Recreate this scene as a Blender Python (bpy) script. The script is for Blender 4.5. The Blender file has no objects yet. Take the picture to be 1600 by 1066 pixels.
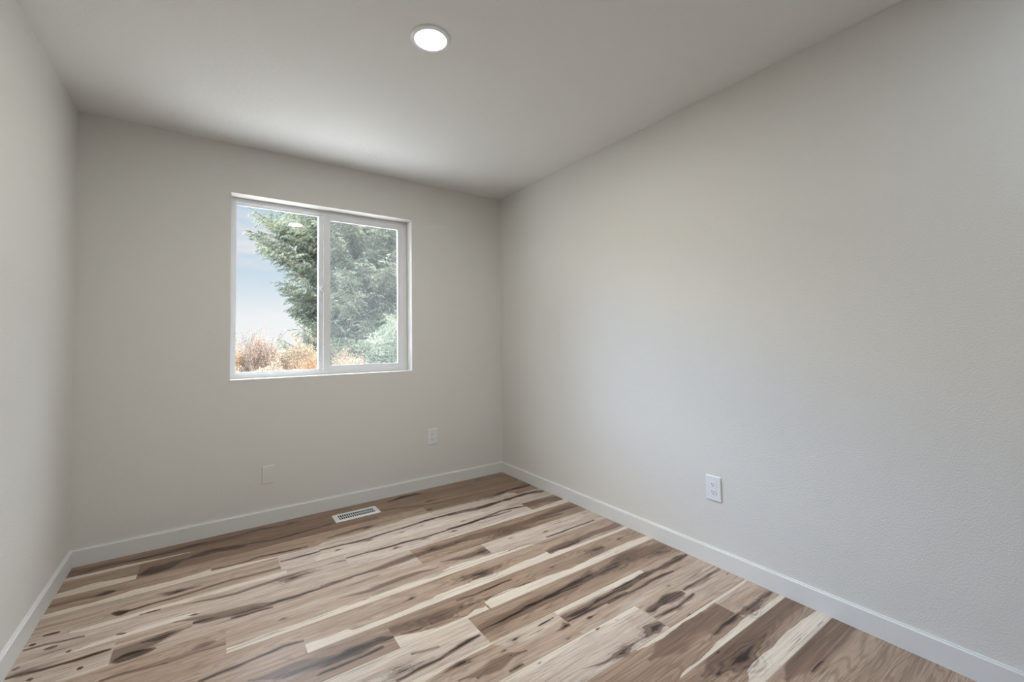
import bpy, bmesh, math, random
import numpy as np
from mathutils import Matrix, Vector

# ------------------------------------------------------------------ camera
PI = math.pi
C = bpy.context.scene.collection
F, YAW, PITCH, ROLL = 675.08, 0.611356, 0.0310107, -0.0117502
CAM = (-2.14472, -3.23534, 1.17256)
SHIFT = -23.457 / 1600.0
_f = Vector((math.sin(YAW) * math.cos(PITCH), math.cos(YAW) * math.cos(PITCH), math.sin(PITCH)))
_r = Vector((math.cos(YAW), -math.sin(YAW), 0))
_u = _r.cross(_f)
_r2 = _r * math.cos(ROLL) + _u * math.sin(ROLL)
_u2 = -_r * math.sin(ROLL) + _u * math.cos(ROLL)
cd = bpy.data.cameras.new('camera')
cam = bpy.data.objects.new('camera', cd); C.objects.link(cam)
cam.matrix_world = Matrix(((_r2.x, _u2.x, -_f.x, CAM[0]), (_r2.y, _u2.y, -_f.y, CAM[1]), (_r2.z, _u2.z, -_f.z, CAM[2]), (0, 0, 0, 1)))
cd.sensor_width = 36.0; cd.lens = F / 1600.0 * 36.0; cd.shift_y = SHIFT
cd.clip_start = 0.05; cd.clip_end = 500
bpy.context.scene.camera = cam
vs = bpy.context.scene.view_settings
vs.view_transform = 'Standard'; vs.look = 'None'; vs.gamma = 1.0; vs.use_curve_mapping = False
vs.exposure = 0.0

# ------------------------------------------------------------------ sky and sun
def N(nt, t, **kw):
    n = nt.nodes.new(t)
    for k, v in kw.items():
        if k.startswith('i_'):
            key = k[2:]
            key = int(key) if key.isdigit() else key.replace('_', ' ')
            n.inputs[key].default_value = v
        else:
            setattr(n, k, v)
    return n
def L(nt, a, b): nt.links.new(a, b)
def ramp(nt, stops, interp='LINEAR'):
    n = nt.nodes.new('ShaderNodeValToRGB'); cr = n.color_ramp; cr.interpolation = interp
    while len(cr.elements) > 1: cr.elements.remove(cr.elements[-1])
    cr.elements[0].position = stops[0][0]; cr.elements[0].color = (*stops[0][1], 1)
    for p, c in stops[1:]:
        e = cr.elements.new(p); e.color = (*c, 1)
    return n
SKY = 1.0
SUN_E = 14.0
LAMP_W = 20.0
GLOW = (13.5, 35.0, 2.0, 1.5, 2.0)   # sky brightness added out of view to light the room: overhead, left, far left, left horizon, far right
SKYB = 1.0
FILL_W = 7.0
w = bpy.data.worlds.new('sky'); bpy.context.scene.world = w; w.use_nodes = True
nt = w.node_tree; nt.nodes.clear()
tc = N(nt, 'ShaderNodeTexCoord'); sx = N(nt, 'ShaderNodeSeparateXYZ'); L(nt, tc.outputs['Generated'], sx.inputs[0])
rp = ramp(nt, [(0.0, (1.02, 1.01, 1.02)), (0.05, (0.97, 0.98, 1.0)), (0.11, (0.74, 0.84, 0.93)), (0.17, (0.57, 0.73, 0.89)),
               (0.26, (0.47, 0.63, 0.84)), (0.32, (0.20, 0.53, 1.15)), (0.45, (0.74, 0.82, 0.94)), (1.0, (0.76, 0.83, 0.93))])
L(nt, sx.outputs[2], rp.inputs[0])
mp = N(nt, 'ShaderNodeMapping'); mp.inputs['Scale'].default_value = (2.2, 2.2, 11.0); mp.inputs['Location'].default_value = (0.3, 0.1, 0.9)
L(nt, tc.outputs['Generated'], mp.inputs[0])
nz = N(nt, 'ShaderNodeTexNoise', i_Scale=1.5, i_Detail=6.0, i_Roughness=0.55, i_Distortion=0.4); L(nt, mp.outputs[0], nz.inputs['Vector'])
cm = ramp(nt, [(0.43, (0, 0, 0)), (0.58, (1, 1, 1))]); L(nt, nz.outputs[0], cm.inputs[0])
cb = ramp(nt, [(0.12, (0, 0, 0)), (0.17, (1, 1, 1)), (0.23, (1, 1, 1)), (0.275, (0.15, 0.15, 0.15))]); L(nt, sx.outputs[2], cb.inputs[0])
mm = N(nt, 'ShaderNodeMath', operation='MULTIPLY'); L(nt, cm.outputs[0], mm.inputs[0]); L(nt, cb.outputs[0], mm.inputs[1])
mx = N(nt, 'ShaderNodeMix', data_type='RGBA'); L(nt, mm.outputs[0], mx.inputs[0]); L(nt, rp.outputs[0], mx.inputs[6]); mx.inputs[7].default_value = (0.92, 0.90, 0.92, 1)
def _m(op, a, b=None, c=None):
    n = N(nt, 'ShaderNodeMath', operation=op)
    for i, v in enumerate((a, b, c)):
        if v is None: continue
        if isinstance(v, (int, float)): n.inputs[i].default_value = v
        else: L(nt, v, n.inputs[i])
    return n.outputs[0]
def _s(v, a, b):
    n = N(nt, 'ShaderNodeMapRange', interpolation_type='SMOOTHSTEP'); L(nt, v, n.inputs[0]); n.inputs[1].default_value = a; n.inputs[2].default_value = b
    return n.outputs[0]
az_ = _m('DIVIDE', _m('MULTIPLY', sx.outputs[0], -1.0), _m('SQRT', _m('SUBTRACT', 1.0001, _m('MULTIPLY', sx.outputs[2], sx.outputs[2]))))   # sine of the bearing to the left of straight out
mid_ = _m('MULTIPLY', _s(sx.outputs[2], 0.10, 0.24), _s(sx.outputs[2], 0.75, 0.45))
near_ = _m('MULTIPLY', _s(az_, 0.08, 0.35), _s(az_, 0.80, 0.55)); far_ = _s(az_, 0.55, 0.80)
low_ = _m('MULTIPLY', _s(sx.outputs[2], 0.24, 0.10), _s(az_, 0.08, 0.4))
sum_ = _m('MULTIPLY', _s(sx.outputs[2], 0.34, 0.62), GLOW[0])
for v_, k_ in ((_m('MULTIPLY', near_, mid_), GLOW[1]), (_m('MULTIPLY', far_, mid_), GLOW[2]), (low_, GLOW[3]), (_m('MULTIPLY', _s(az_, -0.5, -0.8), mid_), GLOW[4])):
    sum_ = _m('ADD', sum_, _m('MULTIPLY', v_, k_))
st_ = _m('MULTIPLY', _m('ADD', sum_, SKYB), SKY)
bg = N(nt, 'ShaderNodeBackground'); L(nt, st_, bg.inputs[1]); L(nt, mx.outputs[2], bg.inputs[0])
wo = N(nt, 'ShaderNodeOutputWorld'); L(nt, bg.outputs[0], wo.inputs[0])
sd = bpy.data.lights.new('sun', 'SUN'); sd.energy = SUN_E; sd.angle = math.radians(1.0); sd.color = (1.0, 0.95, 0.88)
so = bpy.data.objects.new('sun', sd); C.objects.link(so)
so.rotation_euler = Vector((0.55, -0.62, 0.95)).to_track_quat('Z', 'Y').to_euler()   # high, from behind the house and to the right

# ------------------------------------------------------------------ helpers
def tag(o, label=None, cat=None, group=None, kind=None):
    if label: o['label'] = label
    if cat: o['category'] = cat
    if group: o['group'] = group
    if kind: o['kind'] = kind
    return o
def empty(name, loc, rz=0.0, parent=None):
    o = bpy.data.objects.new(name, None); C.objects.link(o); o.location = loc; o.rotation_euler = (0, 0, rz)
    o.empty_display_size = 0.05
    if parent: o.parent = parent
    return o
def build(name, bm, m, parent=None, smooth=False, bevel=0.0, seg=2):
    if bevel:
        bmesh.ops.bevel(bm, geom=[e for e in bm.edges], offset=bevel, segments=seg, affect='EDGES', profile=0.7)
    me = bpy.data.meshes.new(name); bm.to_mesh(me); bm.free()
    if m: me.materials.append(m)
    if smooth:
        for p in me.polygons: p.use_smooth = True
    o = bpy.data.objects.new(name, me); C.objects.link(o)
    if parent: o.parent = parent
    return o
def box(bm, x0, x1, y0, y1, z0, z1):
    vs_ = [bm.verts.new(p) for p in ((x0, y0, z0), (x1, y0, z0), (x1, y1, z0), (x0, y1, z0), (x0, y0, z1), (x1, y0, z1), (x1, y1, z1), (x0, y1, z1))]
    for f in ((3, 2, 1, 0), (4, 5, 6, 7), (0, 1, 5, 4), (1, 2, 6, 5), (2, 3, 7, 6), (3, 0, 4, 7)):
        bm.faces.new([vs_[i] for i in f])
    return bm
def bx(*a): return box(bmesh.new(), *a)
def ring(bm, x0, x1, z0, z1, w, y0, y1, wt=None, wb=None):
    """rectangular picture-frame ring standing in the xz plane, from y0 to y1, mitred"""
    wt = w if wt is None else wt; wb = w if wb is None else wb
    o = [(x0, z0), (x1, z0), (x1, z1), (x0, z1)]
    i = [(x0 + w, z0 + wb), (x1 - w, z0 + wb), (x1 - w, z1 - wt), (x0 + w, z1 - wt)]
    V = {}
    for k in range(4):
        for nm, pp in (('o', o), ('i', i)):
            for yy in (0, 1):
                V[nm, k, yy] = bm.verts.new((pp[k][0], (y0, y1)[yy], pp[k][1]))
    for k in range(4):
        j = (k + 1) % 4
        bm.faces.new([V['o', k, 0], V['o', j, 0], V['i', j, 0], V['i', k, 0]])
        bm.faces.new([V['i', k, 1], V['i', j, 1], V['o', j, 1], V['o', k, 1]])
        bm.faces.new([V['o', k, 1], V['o', j, 1], V['o', j, 0], V['o', k, 0]])
        bm.faces.new([V['i', k, 0], V['i', j, 0], V['i', j, 1], V['i', k, 1]])
    return bm
def mesh_np(name, verts, faces, m, parent=None, smooth=False):
    me = bpy.data.meshes.new(name)
    nv, (nf, k) = len(verts), faces.shape
    me.vertices.add(nv); me.vertices.foreach_set('co', np.ascontiguousarray(verts, dtype=np.float32).ravel())
    me.loops.add(nf * k); me.loops.foreach_set('vertex_index', np.ascontiguousarray(faces, dtype=np.int32).ravel())
    me.polygons.add(nf); me.polygons.foreach_set('loop_start', np.arange(0, nf * k, k, dtype=np.int32))
    me.update(calc_edges=True); me.validate()
    if smooth: me.polygons.foreach_set('use_smooth', np.ones(nf, dtype=bool))
    if m: me.materials.append(m)
    o = bpy.data.objects.new(name, me); C.objects.link(o)
    if parent: o.parent = parent
    return o

def copy_tree(o, parent=None):
    c = o.copy(); C.objects.link(c)
    if parent: c.parent = parent
    for ch in o.children: copy_tree(ch, c)
    return c

# ------------------------------------------------------------------ materials
def mat(name, col, rough=0.5, spec=0.5, bump=None, var=None):
    m = bpy.data.materials.new(name); m.use_nodes = True; nt = m.node_tree
    b = nt.nodes['Principled BSDF']
    b.inputs['Base Color'].default_value = (*col, 1); b.inputs['Roughness'].default_value = rough
    b.inputs['Specular IOR Level'].default_value = spec
    tc = N(nt, 'ShaderNodeTexCoord')
    if var:
        n = N(nt, 'ShaderNodeTexNoise', i_Scale=var[0], i_Detail=3.0); L(nt, tc.outputs['Object'], n.inputs['Vector'])
        r = ramp(nt, [(0.3, tuple(c * (1 - var[1]) for c in col)), (0.7, tuple(min(1, c * (1 + var[1])) for c in col))])
        L(nt, n.outputs[0], r.inputs[0]); L(nt, r.outputs[0], b.inputs['Base Color'])
    if bump:
        n = N(nt, 'ShaderNodeTexNoise', i_Scale=bump[0], i_Detail=bump[2] if len(bump) > 2 else 2.0, i_Roughness=0.5)
        L(nt, tc.outputs['Object'], n.inputs['Vector'])
        r = ramp(nt, [(0.38, (0, 0, 0)), (0.62, (1, 1, 1))], 'EASE'); L(nt, n.outputs[0], r.inputs[0])
        bp = N(nt, 'ShaderNodeBump', i_Strength=1.0, i_Distance=bump[1]); L(nt, r.outputs[0], bp.inputs['Height']); L(nt, bp.outputs[0], b.inputs['Normal'])
    return m
M_wall = mat('orange_peel_paint', (0.71, 0.69, 0.65), 0.62, 0.35, bump=(165, 0.00032, 2.0))
M_ceil = mat('ceiling_paint', (0.79, 0.78, 0.76), 0.7, 0.3, bump=(60, 0.0003, 3.0))
M_trim = mat('trim_paint', (0.74, 0.735, 0.72), 0.38, 0.45, bump=(8, 0.0003))
M_vinyl = mat('white_vinyl', (0.76, 0.76, 0.77), 0.35, 0.5, var=(20, 0.015))
M_plastic = mat('outlet_plastic', (0.78, 0.78, 0.78), 0.3, 0.5, var=(60, 0.01))
M_painted = mat('painted_plate', (0.71, 0.69, 0.645), 0.5, 0.4, var=(60, 0.01))
M_slot = mat('dark_slot', (0.03, 0.03, 0.03), 0.6, 0.3, var=(80, 0.2))
M_metalw = mat('white_enamel_metal', (0.80, 0.82, 0.84), 0.28, 0.5, var=(40, 0.02))
M_dark = mat('duct_dark', (0.015, 0.015, 0.016), 0.7, 0.2, var=(30, 0.3))
M_ring = mat('lamp_trim', (0.85, 0.86, 0.86), 0.4, 0.4, var=(50, 0.01))

def glass_mat():
    m = bpy.data.materials.new('window_glass'); m.use_nodes = True; nt = m.node_tree; nt.nodes.clear()
    lw = N(nt, 'ShaderNodeLayerWeight', i_Blend=0.5)
    p = N(nt, 'ShaderNodeMath', operation='POWER'); p.inputs[1].default_value = 5.0; L(nt, lw.outputs['Facing'], p.inputs[0])
    q = N(nt, 'ShaderNodeMath', operation='MULTIPLY_ADD'); q.inputs[1].default_value = 0.9; q.inputs[2].default_value = 0.035; L(nt, p.outputs[0], q.inputs[0])
    n = N(nt, 'ShaderNodeTexNoise', i_Scale=2.0, i_Detail=1.0); tc = N(nt, 'ShaderNodeTexCoord'); L(nt, tc.outputs['Object'], n.inputs['Vector'])
    r = ramp(nt, [(0.0, (0.965, 0.98, 0.975)), (1.0, (0.975, 0.985, 0.98))]); L(nt, n.outputs[0], r.inputs[0])
    t = N(nt, 'ShaderNodeBsdfTransparent'); L(nt, r.outputs[0], t.inputs[0])
    g = N(nt, 'ShaderNodeBsdfGlossy', i_Roughness=0.0)
    mxs = N(nt, 'ShaderNodeMixShader'); L(nt, q.outputs[0], mxs.inputs[0]); L(nt, t.outputs[0], mxs.inputs[1]); L(nt, g.outputs[0], mxs.inputs[2])
    o = N(nt, 'ShaderNodeOutputMaterial'); L(nt, mxs.outputs[0], o.inputs[0])
    return m
def screen_mat():
    m = bpy.data.materials.new('insect_screen_mesh'); m.use_nodes = True; nt = m.node_tree; nt.nodes.clear()
    tc = N(nt, 'ShaderNodeTexCoord'); n = N(nt, 'ShaderNodeTexNoise', i_Scale=3.0); L(nt, tc.outputs['Object'], n.inputs['Vector'])
    r = ramp(nt, [(0.0, (0.06, 0.06, 0.06)), (1.0, (0.08, 0.08, 0.08))]); L(nt, n.outputs[0], r.inputs[0])
    t = N(nt, 'ShaderNodeBsdfTransparent'); d = N(nt, 'ShaderNodeBsdfDiffuse'); d.inputs[0].default_value = (0.42, 0.43, 0.41, 1)
    tr = N(nt, 'ShaderNodeBsdfTranslucent'); tr.inputs[0].default_value = (0.42, 0.43, 0.41, 1)
    ad = N(nt, 'ShaderNodeMixShader', i_0=0.6); L(nt, d.outputs[0], ad.inputs[1]); L(nt, tr.outputs[0], ad.inputs[2])
    mxs = N(nt, 'ShaderNodeMixShader'); L(nt, r.outputs[0], mxs.inputs[0]); L(nt, t.outputs[0], mxs.inputs[1]); L(nt, ad.outputs[0], mxs.inputs[2])
    o = N(nt, 'ShaderNodeOutputMaterial'); L(nt, mxs.outputs[0], o.inputs[0])
    return m
def leaf_mat(name, a, b, scale=1.5, trans=0.25, fine=25):
    """foliage: colour varies leaf by leaf and cluster by cluster"""
    m = bpy.data.materials.new(name); m.use_nodes = True; nt = m.node_tree; nt.nodes.clear()
    tc = N(nt, 'ShaderNodeTexCoord')
    n1 = N(nt, 'ShaderNodeTexNoise', i_Scale=scale, i_Detail=2.0); n2 = N(nt, 'ShaderNodeTexNoise', i_Scale=fine, i_Detail=1.0)
    L(nt, tc.outputs['Object'], n1.inputs['Vector']); L(nt, tc.outputs['Object'], n2.inputs['Vector'])
    ad = N(nt, 'ShaderNodeMath', operation='ADD'); L(nt, n1.outputs[0], ad.inputs[0]); L(nt, n2.outputs[0], ad.inputs[1])
    r = ramp(nt, [(0.38, a), (0.62, b)]); hf = N(nt, 'ShaderNodeMath', operation='MULTIPLY'); hf.inputs[1].default_value = 0.5
    L(nt, ad.outputs[0], hf.inputs[0]); L(nt, hf.outputs[0], r.inputs[0])
    d = N(nt, 'ShaderNodeBsdfDiffuse'); t = N(nt, 'ShaderNodeBsdfTranslucent'); L(nt, r.outputs[0], d.inputs[0]); L(nt, r.outputs[0], t.inputs[0])
    x = N(nt, 'ShaderNodeMixShader', i_0=trans); L(nt, d.outputs[0], x.inputs[1]); L(nt, t.outputs[0], x.inputs[2])
    o = N(nt, 'ShaderNodeOutputMaterial'); L(nt, x.outputs[0], o.inputs[0])
    return m
M_glass = glass_mat(); M_screen = screen_mat()

# ------------------------------------------------------------------ room shell
W, H, REAR, TH = 2.7382, 2.44, -4.05, 0.16
WX0, WX1, WZ0, WZ1 = -2.0374, -0.8388, 0.9369, 2.1270
bm = bmesh.new()                                  # back wall with the window opening and its plastered returns
xs = [-W - TH, WX0, WX1, TH]; zs = [-0.45, WZ0, WZ1, H + 0.12]
def gv(x, y, z): return bm.verts.new((x, y, z))
for y in (0.0, TH):
    g = [[gv(x, y, z) for z in zs] for x in xs]
    for i in range(3):
        for j in range(3):
            if i == 1 and j == 1: continue
            q = [g[i][j], g[i + 1][j], g[i + 1][j + 1], g[i][j + 1]]
            bm.faces.new(q if y == 0 else q[::-1])
    if y == 0: g0 = g
for a, b in (((1, 1), (2, 1)), ((2, 1), (2, 2)), ((2, 2), (1, 2)), ((1, 2), (1, 1)),
             ((0, 0), (0, 3)), ((0, 3), (3, 3)), ((3, 3), (3, 0)), ((3, 0), (0, 0))):
    bm.faces.new([g0[a[0]][a[1]], g0[b[0]][b[1]], g[b[0]][b[1]], g[a[0]][a[1]]])
bmesh.ops.recalc_face_normals(bm, faces=bm.faces)
tag(build('wall_back', bm, M_wall), kind='structure')
tag(build('wall_right', bx(0, TH, REAR - TH, 0, -0.45, H + 0.12), M_wall), kind='structure')
tag(build('wall_left', bx(-W - TH, -W, REAR - TH, 0, -0.45, H + 0.12), M_wall), kind='structure')
tag(build('wall_rear', bx(-W, 0, REAR - TH, REAR, -0.45, H + 0.12), M_wall), kind='structure')
tag(build('ceiling', bx(-W, 0, REAR, 0, H, H + 0.12), M_ceil), kind='structure')
tag(build('roof_1', bx(-W - 0.8, 0.8, REAR - 0.8, TH + 0.30, H + 0.12, H + 0.28), M_trim), kind='structure')   # unseen roof slab with eave, put in to block sun and high sky
BH, BT = 0.089, 0.014
def baseboard(name, x0, x1, y0, y1, edge):
    bm = bx(x0, x1, y0, y1, 0, BH)
    es = []
    for e in bm.edges:
        c = (e.verts[0].co + e.verts[1].co) / 2
        if abs(c.z - BH) < 1e-5 and edge(c): es.append(e)
    bmesh.ops.bevel(bm, geom=es, offset=0.006, segments=3, affect='EDGES')
    tag(build(name, bm, M_trim), kind='structure')
baseboard('baseboard_back', -W, 0, -BT, 0, lambda c: abs(c.y + BT) < 1e-5)
baseboard('baseboard_right', -BT, 0, REAR, -BT, lambda c: abs(c.x + BT) < 1e-5)
baseboard('baseboard_left', -W, -W + BT, REAR, -BT, lambda c: abs(c.x + W - BT) < 1e-5)
baseboard('baseboard_rear', -W + BT, -BT, REAR, REAR + BT, lambda c: abs(c.y - REAR - BT) < 1e-5)

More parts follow.
